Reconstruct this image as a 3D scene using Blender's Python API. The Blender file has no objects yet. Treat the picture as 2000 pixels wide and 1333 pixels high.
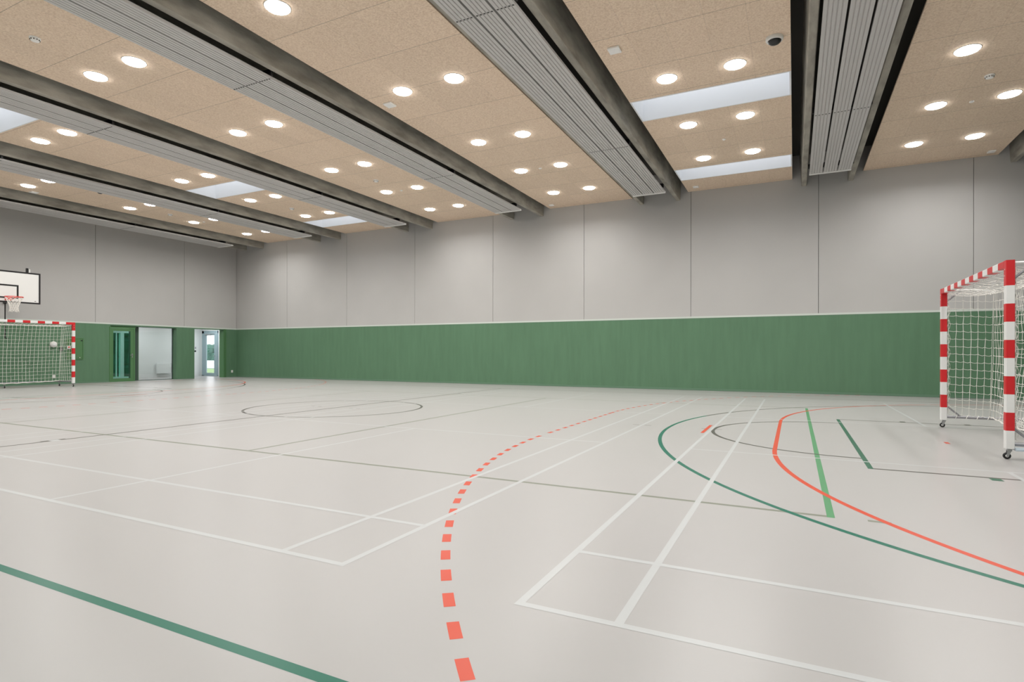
import bpy, math, random
from mathutils import Matrix, Vector
random.seed(7)
S = bpy.context.scene
COL = S.collection

# ------------------------------------------------------------------ measured room (metres)
H = 1.158                      # camera height
XL, XR = -24.368, 7.0          # left wall, right wall
YF, YB = -0.55, 18.808         # front wall, back wall
ZG, ZC, ZD = 2.30, 6.363, 7.05  # top of green wainscot, ceiling tiles, concrete deck
BAY = [3.24 - 4.8 * k for k in range(6)]         # centres of tiled ceiling bays
PAIR = [5.64 - 4.8 * k for k in range(7)]        # centres of concrete rib pairs
CX, CY = -8.73, 9.15           # centre of the courts

# ------------------------------------------------------------------ materials
def srgb(r, g, b):
    def f(c):
        c /= 255.0
        return c / 12.92 if c <= 0.04045 else ((c + 0.055) / 1.055) ** 2.4
    return (f(r), f(g), f(b), 1.0)

def mat(name, col, rough=0.6, metal=0.0, noise=0.0, nscale=5.0, bump=0.0, bscale=60.0, stretch=None, spec=0.5, emit=None, estr=0.0, detail=4.0):
    m = bpy.data.materials.new(name); m.use_nodes = True
    nt = m.node_tree; b = nt.nodes['Principled BSDF']
    b.inputs['Base Color'].default_value = col
    b.inputs['Roughness'].default_value = rough
    b.inputs['Metallic'].default_value = metal
    b.inputs['Specular IOR Level'].default_value = spec
    if noise or bump:
        tc = nt.nodes.new('ShaderNodeTexCoord'); mp = nt.nodes.new('ShaderNodeMapping')
        nt.links.new(tc.outputs['Object'], mp.inputs['Vector'])
        if stretch: mp.inputs['Scale'].default_value = stretch
    if noise:
        n = nt.nodes.new('ShaderNodeTexNoise'); n.inputs['Scale'].default_value = nscale; n.inputs['Detail'].default_value = detail
        nt.links.new(mp.outputs['Vector'], n.inputs['Vector'])
        r = nt.nodes.new('ShaderNodeMapRange')
        r.inputs['From Min'].default_value = 0.3; r.inputs['From Max'].default_value = 0.7
        r.inputs['To Min'].default_value = 1 - noise; r.inputs['To Max'].default_value = 1 + noise
        nt.links.new(n.outputs['Fac'], r.inputs['Value'])
        mx = nt.nodes.new('ShaderNodeVectorMath'); mx.operation = 'SCALE'
        mx.inputs[0].default_value = col[:3]
        nt.links.new(r.outputs['Result'], mx.inputs['Scale'])
        nt.links.new(mx.outputs['Vector'], b.inputs['Base Color'])
    if bump:
        n2 = nt.nodes.new('ShaderNodeTexNoise'); n2.inputs['Scale'].default_value = bscale; n2.inputs['Detail'].default_value = 3
        nt.links.new(mp.outputs['Vector'], n2.inputs['Vector'])
        bp = nt.nodes.new('ShaderNodeBump'); bp.inputs['Strength'].default_value = bump; bp.inputs['Distance'].default_value = 0.01
        nt.links.new(n2.outputs['Fac'], bp.inputs['Height']); nt.links.new(bp.outputs['Normal'], b.inputs['Normal'])
    if emit:
        b.inputs['Emission Color'].default_value = emit; b.inputs['Emission Strength'].default_value = estr
    return m

M = {}
FLR = dict(rough=0.30, spec=0.30)
M['floor'] = mat('sports_floor_polyurethane', (0.388, 0.377, 0.370, 1), noise=0.012, nscale=0.35, detail=2, **FLR)
M['p_white'] = mat('paint_white', (0.462, 0.472, 0.470, 1), **FLR)
M['p_orange'] = mat('paint_orange', (0.56, 0.062, 0.026, 1), **FLR)
M['p_teal'] = mat('paint_teal_green', (0.004, 0.125, 0.080, 1), **FLR)
M['p_green'] = mat('paint_dark_green', (0.028, 0.112, 0.068, 1), **FLR)
M['p_light_green'] = mat('paint_light_green', (0.085, 0.262, 0.120, 1), **FLR)
M['p_grey'] = mat('paint_grey', (0.085, 0.078, 0.070, 1), **FLR)
M['p_olive'] = mat('paint_olive_grey', (0.205, 0.217, 0.175, 1), **FLR)
M['wall'] = mat('acoustic_wall_panel_grey', (0.500, 0.492, 0.480, 1), rough=0.85, noise=0.02, nscale=0.8, spec=0.2, detail=2)
M['wall_dark'] = mat('corner_dimming_panel', (0.09, 0.09, 0.09, 1), rough=0.85)  # for the unseen right wall, darkened to dim the back wall's corner
M['gap'] = mat('dark_joint', (0.10, 0.10, 0.095, 1), rough=0.9, spec=0.1)  # dark backing in panel joints, also clip marks and slots
M['green'] = mat('green_painted_boards', (0.110, 0.216, 0.128, 1), rough=0.42, noise=0.06, nscale=1.6, stretch=(5, 5, 0.6), bump=0.05, bscale=14, spec=0.35)
M['green_trim'] = mat('green_painted_trim', (0.085, 0.20, 0.085, 1), rough=0.45, spec=0.35)
M['green_kick'] = mat('green_kick_strip', (0.13, 0.235, 0.155, 1), rough=0.5, spec=0.35)
M['ledge'] = mat('pale_grey_ledge', (0.60, 0.65, 0.60, 1), rough=0.6)
M['concrete'] = mat('raw_concrete', (0.34, 0.32, 0.275, 1), rough=0.75, noise=0.30, nscale=2.2, bump=0.35, bscale=30, detail=8, stretch=(3, 0.8, 3))
M['deck'] = mat('concrete_deck_shaded', (0.07, 0.066, 0.06, 1), rough=0.9)  # concrete with the shade of the ceiling void put into its colour
M['white'] = mat('white_plaster', (0.80, 0.81, 0.81, 1), rough=0.8)
M['shaft'] = mat('white_skylight_lining', (0.84, 0.85, 0.87, 1), rough=0.7)
M['radiant'] = mat('radiant_panel_grey', (0.57, 0.555, 0.545, 1), rough=0.45, spec=0.4)
M['radiant_cap'] = mat('radiant_panel_cap', (0.80, 0.79, 0.77, 1), rough=0.45)
M['black'] = mat('black_plastic', (0.010, 0.010, 0.011, 1), rough=0.4)
M['blackpaint'] = mat('black_border_paint', (0.012, 0.011, 0.012, 1), rough=0.5)
M['plastic'] = mat('white_plastic', (0.78, 0.77, 0.74, 1), rough=0.4)
M['device'] = mat('white_device_plastic', (0.93, 0.92, 0.90, 1), rough=0.4)
M['cream'] = mat('cream_plastic', (0.66, 0.58, 0.49, 1), rough=0.5)
M['steel'] = mat('galvanised_steel', (0.42, 0.42, 0.43, 1), rough=0.35, metal=0.7)
M['alu'] = mat('grey_aluminium_tube', (0.33, 0.33, 0.35, 1), rough=0.4, metal=0.5)
M['g_red'] = mat('goal_red', (0.62, 0.020, 0.026, 1), rough=0.35)
M['g_white'] = mat('goal_white', (0.80, 0.80, 0.79, 1), rough=0.35)
M['net'] = mat('white_nylon_net', (0.85, 0.83, 0.78, 1), rough=0.8)
M['ring'] = mat('hoop_red', (0.75, 0.045, 0.03, 1), rough=0.4)
M['board'] = mat('backboard_white', (0.80, 0.80, 0.78, 1), rough=0.35)
M['plate'] = mat('pale_blue_plate', (0.55, 0.64, 0.72, 1), rough=0.35)
M['frame_blue'] = mat('blue_grey_aluminium', (0.33, 0.43, 0.47, 1), rough=0.4)
M['frame_grey'] = mat('dark_green_grey_frame', (0.05, 0.085, 0.065, 1), rough=0.4)
M['grass'] = mat('lawn', (0.20, 0.32, 0.12, 1), rough=0.9, noise=0.2, nscale=3)
M['paving'] = mat('pale_paving', (0.62, 0.64, 0.64, 1), rough=0.8, noise=0.05, nscale=2)
M['kerb'] = mat('grey_kerb', (0.28, 0.33, 0.34, 1), rough=0.8)
M['leaf'] = mat('hedge_leaves', (0.055, 0.15, 0.11, 1), rough=0.8, noise=0.4, nscale=6)
M['leafd'] = mat('spruce_leaves', (0.012, 0.075, 0.055, 1), rough=0.8, noise=0.5, nscale=4)
M['lamp'] = mat('lamp_diffuser', (0.9, 0.9, 0.88, 1), rough=0.5, emit=(1.0, 0.985, 0.96, 1), estr=26.0)
M['lamp2'] = mat('added_lamp_diffuser', (0.9, 0.9, 0.9, 1), rough=0.5, emit=(0.93, 0.98, 1.0, 1), estr=5.0)

def glass(name, tint=(1, 1, 1, 1), refl=0.06):
    m = bpy.data.materials.new(name); m.use_nodes = True; nt = m.node_tree
    nt.nodes.remove(nt.nodes['Principled BSDF']); out = nt.nodes['Material Output']
    t = nt.nodes.new('ShaderNodeBsdfTransparent'); t.inputs['Color'].default_value = tint
    g = nt.nodes.new('ShaderNodeBsdfGlossy'); g.inputs['Roughness'].default_value = 0.02
    mx = nt.nodes.new('ShaderNodeMixShader'); mx.inputs['Fac'].default_value = refl
    nt.links.new(t.outputs[0], mx.inputs[1]); nt.links.new(g.outputs[0], mx.inputs[2]); nt.links.new(mx.outputs[0], out.inputs['Surface'])
    return m
M['glass'] = glass('clear_glass')
M['glass_teal'] = glass('green_tinted_glass', (0.60, 0.82, 0.76, 1), 0.07)

def tile_mat():
    m = mat('wood_wool_ceiling_tiles', (0.5, 0.4, 0.3, 1), rough=0.9, spec=0.15)
    nt = m.node_tree; b = nt.nodes['Principled BSDF']; N = nt.nodes.new; L = nt.links.new
    geo = N('ShaderNodeNewGeometry'); sp = N('ShaderNodeSeparateXYZ'); L(geo.outputs['Position'], sp.inputs[0])
    def math_(op, a, bb=None, c=None):
        n = N('ShaderNodeMath'); n.operation = op
        for i, v in enumerate((a, bb, c)):
            if v is None: continue
            if isinstance(v, (int, float)): n.inputs[i].default_value = v
            else: L(v, n.inputs[i])
        return n.outputs[0]
    # tiles: 0.6 m across, 1.2 m along the bay
    tx = math_('DIVIDE', math_('SUBTRACT', sp.outputs['X'], BAY[0] - 0.3 - 48), 0.6)
    ty = math_('DIVIDE', math_('SUBTRACT', sp.outputs['Y'], 9.08 - 24), 1.2)
    cb = N('ShaderNodeCombineXYZ'); L(math_('FLOOR', tx), cb.inputs[0]); L(math_('FLOOR', ty), cb.inputs[1])
    wn = N('ShaderNodeTexWhiteNoise'); wn.noise_dimensions = '3D'; L(cb.outputs[0], wn.inputs['Vector'])
    tone = N('ShaderNodeMapRange'); L(wn.outputs['Value'], tone.inputs['Value'])
    tone.inputs['To Min'].default_value = 0.972; tone.inputs['To Max'].default_value = 1.028
    n1 = N('ShaderNodeTexNoise'); n1.inputs['Scale'].default_value = 34; n1.inputs['Detail'].default_value = 6; n1.inputs['Roughness'].default_value = 0.75
    L(geo.outputs['Position'], n1.inputs['Vector'])
    cr = N('ShaderNodeValToRGB'); L(n1.outputs['Fac'], cr.inputs['Fac'])
    cr.color_ramp.elements[0].position = 0.32; cr.color_ramp.elements[0].color = (0.65, 0.485, 0.355, 1)
    cr.color_ramp.elements[1].position = 0.60; cr.color_ramp.elements[1].color = (0.875, 0.715, 0.565, 1)
    # joints
    fx = math_('ABSOLUTE', math_('SUBTRACT', math_('FRACT', tx), 0.5))
    fy = math_('ABSOLUTE', math_('SUBTRACT', math_('FRACT', ty), 0.5))
    jy = math_('GREATER_THAN', fy, 0.5 - 0.0045)
    jx = math_('GREATER_THAN', fx, 0.5 - 0.007)
    k = math_('SUBTRACT', math_('SUBTRACT', 1.0, math_('MULTIPLY', jy, 0.40)), math_('MULTIPLY', jx, 0.12))
    s1 = N('ShaderNodeVectorMath'); s1.operation = 'SCALE'; L(cr.outputs['Color'], s1.inputs[0]); L(math_('MULTIPLY', tone.outputs['Result'], k), s1.inputs['Scale'])
    L(s1.outputs['Vector'], b.inputs['Base Color'])
    bp = N('ShaderNodeBump'); bp.inputs['Strength'].default_value = 0.25; bp.inputs['Distance'].default_value = 0.004
    L(n1.outputs['Fac'], bp.inputs['Height']); L(bp.outputs['Normal'], b.inputs['Normal'])
    return m
M['tile'] = tile_mat()

# ------------------------------------------------------------------ mesh builder
class MB:
    def __init__(s): s.v = []; s.f = []; s.m = []; s.sm = []
    def add(s, vs, fs, mi=0, smooth=False):
        o = len(s.v); s.v += [tuple(v) for v in vs]
        for f in fs: s.f.append(tuple(i + o for i in f)); s.m.append(mi); s.sm.append(smooth)
    def box(s, a, b, mi=0, bev=0.0):
        x0, y0, z0 = [min(p, q) for p, q in zip(a, b)]; x1, y1, z1 = [max(p, q) for p, q in zip(a, b)]
        if bev > 0:
            e = min(bev, (x1 - x0) / 2.01, (y1 - y0) / 2.01, (z1 - z0) / 2.01)
            V = []; idx = {}
            for cx in (0, 1):
                for cy in (0, 1):
                    for cz in (0, 1):
                        X = (x0, x1)[cx]; Y = (y0, y1)[cy]; Z = (z0, z1)[cz]
                        ix = e if cx == 0 else -e; iy = e if cy == 0 else -e; iz = e if cz == 0 else -e
                        for ax, p in enumerate([(X, Y + iy, Z + iz), (X + ix, Y, Z + iz), (X + ix, Y + iy, Z)]):
                            idx[(cx, cy, cz, ax)] = len(V); V.append(p)
            F = []
            for c in (0, 1):
                F.append([idx[(c, 0, 0, 0)], idx[(c, 1, 0, 0)], idx[(c, 1, 1, 0)], idx[(c, 0, 1, 0)]])
                F.append([idx[(0, c, 0, 1)], idx[(1, c, 0, 1)], idx[(1, c, 1, 1)], idx[(0, c, 1, 1)]])
                F.append([idx[(0, 0, c, 2)], idx[(1, 0, c, 2)], idx[(1, 1, c, 2)], idx[(0, 1, c, 2)]])
            for a_ in (0, 1):
                for b_ in (0, 1):
                    F.append([idx[(a_, b_, 0, 0)], idx[(a_, b_, 1, 0)], idx[(a_, b_, 1, 1)], idx[(a_, b_, 0, 1)]])
                    F.append([idx[(a_, 0, b_, 0)], idx[(a_, 1, b_, 0)], idx[(a_, 1, b_, 2)], idx[(a_, 0, b_, 2)]])
                    F.append([idx[(0, a_, b_, 1)], idx[(1, a_, b_, 1)], idx[(1, a_, b_, 2)], idx[(0, a_, b_, 2)]])
                    for c_ in (0, 1):
                        F.append([idx[(a_, b_, c_, 0)], idx[(a_, b_, c_, 1)], idx[(a_, b_, c_, 2)]])
            s.add(V, F, mi); return s
        V = [(x, y, z) for x in (x0, x1) for y in (y0, y1) for z in (z0, z1)]
        s.add(V, [(0, 1, 3, 2), (4, 6, 7, 5), (0, 4, 5, 1), (2, 3, 7, 6), (0, 2, 6, 4), (1, 5, 7, 3)], mi); return s
    def quad(s, pts, mi=0): s.add(pts, [(0, 1, 2, 3)], mi)
    def tube(s, pts, r, n=8, mi=0, caps=True, smooth=True, radii=None):
        pts = [Vector(p) for p in pts]; rings = []
        for i, p in enumerate(pts):
            d = (pts[min(i + 1, len(pts) - 1)] - pts[max(i - 1, 0)]).normalized()
            u = d.cross(Vector((0, 0, 1)))
            if u.length < 0.05: u = d.cross(Vector((0, 1, 0)))
            u.normalize(); w = d.cross(u); rr = radii[i] if radii else r
            rings.append([p + (u * math.cos(2 * math.pi * (k + .5) / n) + w * math.sin(2 * math.pi * (k + .5) / n)) * rr for k in range(n)])
        V = [q for R in rings for q in R]; F = []
        for i in range(len(rings) - 1):
            for k in range(n): F.append((i * n + k, i * n + (k + 1) % n, (i + 1) * n + (k + 1) % n, (i + 1) * n + k))
        s.add(V, F, mi, smooth)
        if caps:
            s.add(rings[0], [tuple(range(n))], mi); s.add(rings[-1], [tuple(range(n))], mi)
        return s
    def lathe(s, prof, c=(0, 0, 0), axis='z', n=24, mi=0, smooth=True, flip=1):
        """prof: list of (radius, height)"""
        V = []
        for r, h in prof:
            for k in range(n):
                a = 2 * math.pi * k / n; p = (r * math.cos(a), r * math.sin(a), h * flip)
                if axis == 'x': p = (p[2], p[0], p[1])
                if axis == 'y': p = (p[0], p[2], p[1])
                V.append((p[0] + c[0], p[1] + c[1], p[2] + c[2]))
        F = []
        for i in range(len(prof) - 1):
            for k in range(n): F.append((i * n + k, i * n + (k + 1) % n, (i + 1) * n + (k + 1) % n, (i + 1) * n + k))
        s.add(V, F, mi, smooth)
        for i in (0, len(prof) - 1):
            if prof[i][0] > 1e-5: s.add(V[i * n:(i + 1) * n], [tuple(range(n))], mi)
        return s
    def torus(s, c, R, r, n=32, k=8, mi=0):
        V = []; F = []
        for i in range(n):
            a = 2 * math.pi * i / n
            for j in range(k):
                b = 2 * math.pi * j / k
                V.append((c[0] + (R + r * math.cos(b)) * math.cos(a), c[1] + (R + r * math.cos(b)) * math.sin(a), c[2] + r * math.sin(b)))
        for i in range(n):
            for j in range(k): F.append((i * k + j, ((i + 1) % n) * k + j, ((i + 1) % n) * k + (j + 1) % k, i * k + (j + 1) % k))
        s.add(V, F, mi, True); return s
    def extrude_y(s, prof, y0, y1, mi=0, closed=True):
        """prof: list of (x,z)"""
        n = len(prof); V = [(x, y0, z) for x, z in prof] + [(x, y1, z) for x, z in prof]
        F = [(i, (i + 1) % n, n + (i + 1) % n, n + i) for i in range(n if closed else n - 1)]
        if closed: F += [tuple(range(n)), tuple(range(n, 2 * n))]
        s.add(V, F, mi); return s
    def build(s, name, mats, parent=None, loc=(0, 0, 0), recalc=True):
        me = bpy.data.meshes.new(name); me.from_pydata(s.v, [], s.f)
        if not isinstance(mats, (list, tuple)): mats = [mats]
        for mm in mats: me.materials.append(mm)
        me.polygons.foreach_set('material_index', s.m)
        me.polygons.foreach_set('use_smooth', s.sm)
        me.update()
        import bmesh
        if recalc:
            bm = bmesh.new(); bm.from_mesh(me); bmesh.ops.recalc_face_normals(bm, faces=bm.faces); bm.to_mesh(me); bm.free()
        o = bpy.data.objects.new(name, me); COL.objects.link(o); o.location = loc
        if parent: o.parent = parent
        return o

def tag(o, label=None, cat=None, group=None, kind=None):
    if label: o['label'] = label
    if cat: o['category'] = cat
    if group: o['group'] = group
    if kind: o['kind'] = kind
    return o
def thing(name, label, cat, loc=(0, 0, 0), rz=0.0, group=None):
    o = bpy.data.objects.new(name, None); COL.objects.link(o); o.location = loc; o.rotation_euler = (0, 0, rz)
    o.empty_display_size = 0.2
    return tag(o, label, cat, group)
def struct(name, mb, mats, label=None):
    o = mb.build(name, mats); o['kind'] = 'structure'
    if label: o['label'] = label
    return o
def copy_tree(o, parent=None):
    c = o.copy(); COL.objects.link(c)
    if parent: c.parent = parent
    for ch in list(o.children): copy_tree(ch, c)
    return c

# ------------------------------------------------------------------ floor with court markings
fm = ['floor', 'p_white', 'p_orange', 'p_teal', 'p_green', 'p_light_green', 'p_grey', 'p_olive']
FI = {k: i for i, k in enumerate(fm)}
fl = MB()
fl.box((XL, YF, -0.12), (XR, YB, 0.0), 0)
fl.box((-27.3, 10.2, -0.12), (XL, 19.06, 0.0), 0)
LAYN = [0]
def lay(k):
    LAYN[0] += 1
    return 0.0001 + 0.00013 * k + 0.000005 * (LAYN[0] % 20)
def upq(p, mi):
    a, b, c = Vector(p[0]), Vector(p[1]), Vector(p[2])
    if (b - a).cross(c - b).z < 0: p = p[::-1]
    fl.quad(p, mi)
def seg(x0, y0, x1, y1, w, m, k):
    dx, dy = x1 - x0, y1 - y0; L = math.hypot(dx, dy); nx, ny = -dy / L * w / 2, dx / L * w / 2; z = lay(k)
    N = max(1, int(L / 3))
    for i in range(N):
        a, b = i / N, (i + 1) / N
        p, q = (x0 + dx * a, y0 + dy * a), (x0 + dx * b, y0 + dy * b)
        upq([(p[0] + nx, p[1] + ny, z), (p[0] - nx, p[1] - ny, z), (q[0] - nx, q[1] - ny, z), (q[0] + nx, q[1] + ny, z)], FI[m])
def arc(cx, cy, r, a0, a1, w, m, k, n=None):
    n = n or max(8, int(abs(a1 - a0) * r / 0.12)); z = lay(k)
    for i in range(n):
        a, b = a0 + (a1 - a0) * i / n, a0 + (a1 - a0) * (i + 1) / n
        ro, ri = r + w / 2, r - w / 2
        upq([(cx + ro * math.cos(a), cy + ro * math.sin(a), z), (cx + ri * math.cos(a), cy + ri * math.sin(a), z),
                 (cx + ri * math.cos(b), cy + ri * math.sin(b), z), (cx + ro * math.cos(b), cy + ro * math.sin(b), z)], FI[m])
W5 = 0.05
def sgn(s, x): return CX + s * (x - CX)        # s=+1 right half as measured, -1 mirrored
PI = math.pi
for s in (1, -1):
    X = lambda x: sgn(s, x)
    def A(a): return a if s == 1 else PI - a
    # --- volleyball 18 x 9
    seg(X(0.235), 4.605, X(0.235), 13.695, W5, 'p_light_green', 0)
    seg(CX, 4.63, X(0.21), 4.63, W5, 'p_olive', 0); seg(CX, 13.67, X(0.21), 13.67, W5, 'p_olive', 0)
    seg(X(-5.80), 4.65, X(-5.80), 13.65, W5, 'p_olive', 0)
    seg(X(0.46), 4.637, X(0.60), 4.637, W5, 'p_olive', 0)
    # --- basketball
    bx, hx = 6.45, 4.98     # baseline, hoop centre
    seg(CX, 1.51, X(bx), 1.51, W5, 'p_teal', 1); seg(CX, 16.78, X(bx), 16.78, W5, 'p_grey', 1)
    seg(X(bx), 1.51, X(bx), 16.78, W5, 'p_grey', 1)
    am = math.asin(min(1, 6.6 / 6.75))
    arc(X(hx), CY, 6.75, A(PI + am), A(PI + 0.10), W5, 'p_teal' if s == 1 else 'p_grey', 1)
    arc(X(hx), CY, 6.75, A(PI + 0.10), A(PI - 0.30), W5, 'p_teal' if s == 1 else 'p_grey', 1)
    arc(X(hx), CY, 6.75, A(PI - 0.30), A(PI - am), W5, 'p_grey', 1)
    x3 = hx - 6.75 * math.cos(am)
    seg(X(x3), CY - 6.6, X(bx), CY - 6.6, W5, 'p_teal', 1); seg(X(x3), CY + 6.6, X(bx), CY + 6.6, W5, 'p_grey', 1)
    seg(X(0.695), 6.745, X(0.695), 11.625, W5, 'p_green', 1)
    seg(X(0.72), 6.77, X(bx), 6.77, W5, 'p_grey', 1); seg(X(0.72), 11.60, X(bx), 11.60, W5, 'p_grey', 1)
    for lx in (1.66, 2.55, 3.4, 4.6):
        seg(X(lx - 0.03), 6.69, X(lx + 0.06), 6.69, 0.12, 'p_green', 1); seg(X(lx - 0.04), 11.68, X(lx + 0.04), 11.68, 0.12, 'p_grey', 1)
    arc(X(0.695), 9.185, 1.80, A(PI / 2), A(3 * PI / 2), W5, 'p_grey', 1)
    # --- handball
    gx = 5.79
    seg(X(gx - 6), 7.60, X(gx - 6), 10.76, W5, 'p_orange', 2)
    arc(X(gx), 7.60, 6.0, A(PI), A(3 * PI / 2 - 0.02), W5, 'p_orange', 2)
    arc(X(gx), 10.76, 6.0, A(PI), A(PI / 2 + 0.02), W5, 'p_orange', 2)
    seg(X(gx), 3.0, X(gx), 15.4, W5, 'p_orange', 2)
    seg(X(gx - 7), 8.70, X(gx - 7), 9.70, W5, 'p_orange', 2)
    seg(X(gx - 4), 9.10, X(gx - 4), 9.26, W5, 'p_orange', 2)
    # dashed nine metre line, 15 cm dashes
    y = 7.60 + 0.055
    while y < 10.7: seg(X(gx - 9), y, X(gx - 9), y + 0.15, W5 + 0.005, 'p_orange', 2); y += 0.30
    for cy_, d in ((7.60, -1), (10.76, 1)):
        t = 0.245 if d < 0 else 0.10
        while t < 9.0 * 1.22:
            a0, a1 = PI - d * t / 9.0, PI - d * (t + 0.15) / 9.0
            arc(X(gx), cy_, 9.0, A(a0), A(a1), W5 + 0.005, 'p_orange', 2, n=2)
            t += 0.30
# centre line and circle
seg(CX, 1.51, CX, 16.78, W5, 'p_grey', 1)
arc(CX, CY, 1.80, 0, 2 * PI, W5, 'p_grey', 1, n=96)
# --- badminton courts
WB = 0.042
def court(xa, xb, ya=2.372, yb=15.93):
    yc = (ya + yb) / 2
    for x in (xa, xa + 0.465, xb - 0.465, xb): seg(x, ya - WB / 2, x, yb + WB / 2, WB, 'p_white', 3)
    for yy in (ya, ya + 0.78, yb - 0.78, yb): seg(xa - WB / 2, yy, xb + WB / 2, yy, WB, 'p_white', 3)
    for yy in (yc - 1.98, yc + 1.98): seg(xa, yy, xb, yy, WB, 'p_white', 3)
    for a, b in ((ya, yc - 1.98), (yc + 1.98, yb)): seg((xa + xb) / 2, a, (xa + xb) / 2, b, WB, 'p_white', 3)
    for x, o in ((xa, -1), (xb, 1)):
        for q in (-1, 1): seg(x + q * 0.045, 9.21, x + q * 0.15, 9.21, 0.03, 'p_grey', 0)
for k in range(4):
    xa = -1.138 - 7.138 * k
    if k == 0: court(-1.138, 4.922)
    if 1 <= k: court(-2.216 - 6.06 - 7.138 * (k - 1), -2.216 - 7.138 * (k - 1))
for s in (-1, 1):   # sleeve covers for the net posts
    yy = CY + s * 5.13
    seg(CX - 0.03, yy - 0.14, CX - 0.03, yy + 0.14, 0.10, 'p_grey', 4); seg(CX, yy - 0.05, CX, yy + 0.06, 0.13, 'p_white', 5)
fo = fl.build('floor', [M[k] for k in fm], None, (0, 0, 0), False)
# the slab boxes come first: make them face outwards
import bmesh
_bm = bmesh.new(); _bm.from_mesh(fo.data); _bm.faces.ensure_lookup_table(); bmesh.ops.recalc_face_normals(_bm, faces=[f for f in _bm.faces[:12]]); _bm.to_mesh(fo.data); _bm.free()
tag(fo, 'pale beige sports hall floor with coloured court markings', kind='structure')

# ------------------------------------------------------------------ back wall, right wall, front wall
def clad_wall(name, axis, pos, a0, a1, out, seams, openings=(), thick=0.30, zt=ZD, label=None, up='wall'):
    """wall in plane axis=pos, spanning a0..a1 along the other axis; out=+1/-1 is the direction away from the hall"""
    mb = MB(); g = 0.006
    def P(a, d, z): return (pos + out * d, a, z) if axis == 'x' else (a, pos + out * d, z)
    def bx(a_, b_, d0, d1, z0, z1, mi): mb.box(P(a_, d0, z0), P(b_, d1, z1), mi)
    # grey upper panels
    ss = sorted([s for s in seams if a0 + 0.1 < s < a1 - 0.1]); ed = [a0] + ss + [a1]
    for p, q in zip(ed[:-1], ed[1:]):
        bx(p + (g if p != a0 else 0), q - (g if q != a1 else 0), 0.02, 0.06, ZG + 0.055, zt, 0)
    bx(a0, a1, 0.06, thick, ZG + 0.055, zt, 1)
    # ledge strip
    bx(a0, a1, -0.004, thick, ZG, ZG + 0.055, 2)
    # green wainscot with openings
    ops = sorted(openings); cur = a0
    for (p, q, zo) in ops:
        if p > cur: bx(cur, p, 0, thick, 0, ZG, 3)
        bx(p, q, 0, thick, zo, ZG, 3); cur = q
    if cur < a1: bx(cur, a1, 0, thick, 0, ZG, 3)
    return struct(name, mb, [M[up], M['gap'], M['ledge'], M['green']], label)
clad_wall('wall_back', 'y', YB, XL - 0.3, XR + 0.3, 1, [4.23 - 3.6 * k for k in range(-1, 8)], label='long back wall, grey acoustic panels above green boards')
OPEN = [(13.10, 15.80, 2.255), (16.64, 18.12, 2.262)]
clad_wall('wall_left', 'x', XL, YF, YB, -1, [16.17 - 3.6 * k for k in range(0, 5)], OPEN, label='end wall with grey panels above green boards and doorways')
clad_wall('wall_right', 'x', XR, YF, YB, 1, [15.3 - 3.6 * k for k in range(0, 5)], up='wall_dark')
clad_wall('wall_front', 'y', YF, XL - 0.3, XR + 0.3, -1, [4.23 - 3.6 * k for k in range(-1, 8)])
kb = MB()
kb.box((XL + 0.012, YB - 0.014, 0.004), (XR, YB + 0.01, 0.068), 0)
struct('baseboard_back', kb, M['green_kick'], 'low lighter green skirting strip along the back wall')
kl = MB()
for a, b in ((YF, 13.07), (15.82, 16.62), (18.24, YB - 0.014)): kl.box((XL - 0.01, a, 0.004), (XL + 0.012, b, 0.05), 0)
struct('baseboard_left', kl, M['green_kick'])

# ------------------------------------------------------------------ ceiling: tiled bays, deck, skylights
SKY = {1: [(11.60, 12.68), (16.45, 17.52), (5.55, 6.63), (0.75, 1.80)], 4: [(11.60, 12.68), (16.45, 17.52), (5.55, 6.63), (0.75, 1.80)]}
cm = MB()
def slab(x0, x1, z0, z1, holes, mi):
    cur = YF
    for a, b in sorted(holes):
        cm.box((x0, cur, z0), (x1, a, z1), mi); cur = b
    cm.box((x0, cur, z0), (x1, YB + (0.02 if mi == 0 else 0.3), z1), mi)
for k, c in enumerate(BAY): slab(c - 1.5, c + 1.5, ZC, ZC + 0.035, SKY.get(k, []), 0)
cm.box((BAY[0] + 3.3, YF, ZC), (XR, YB + 0.02, ZC + 0.035), 0)
cm.box((XL, YF, ZC), (BAY[5] - 3.3, YB + 0.02, ZC + 0.035), 0)
xs = [XL - 0.3]
for k in (4, 1): xs += [BAY[k] - 1.5, BAY[k] + 1.5]
xs.append(XR + 0.3)
for i in range(5):
    h = SKY[4] if i == 1 else SKY[1] if i == 3 else []
    slab(xs[i], xs[i + 1], ZD, ZD + 0.25, h, 1)
struct('ceiling', cm, [M['tile'], M['deck']], 'beige wood wool ceiling tiles in bays between the concrete ribs')
wn = 0
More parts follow.
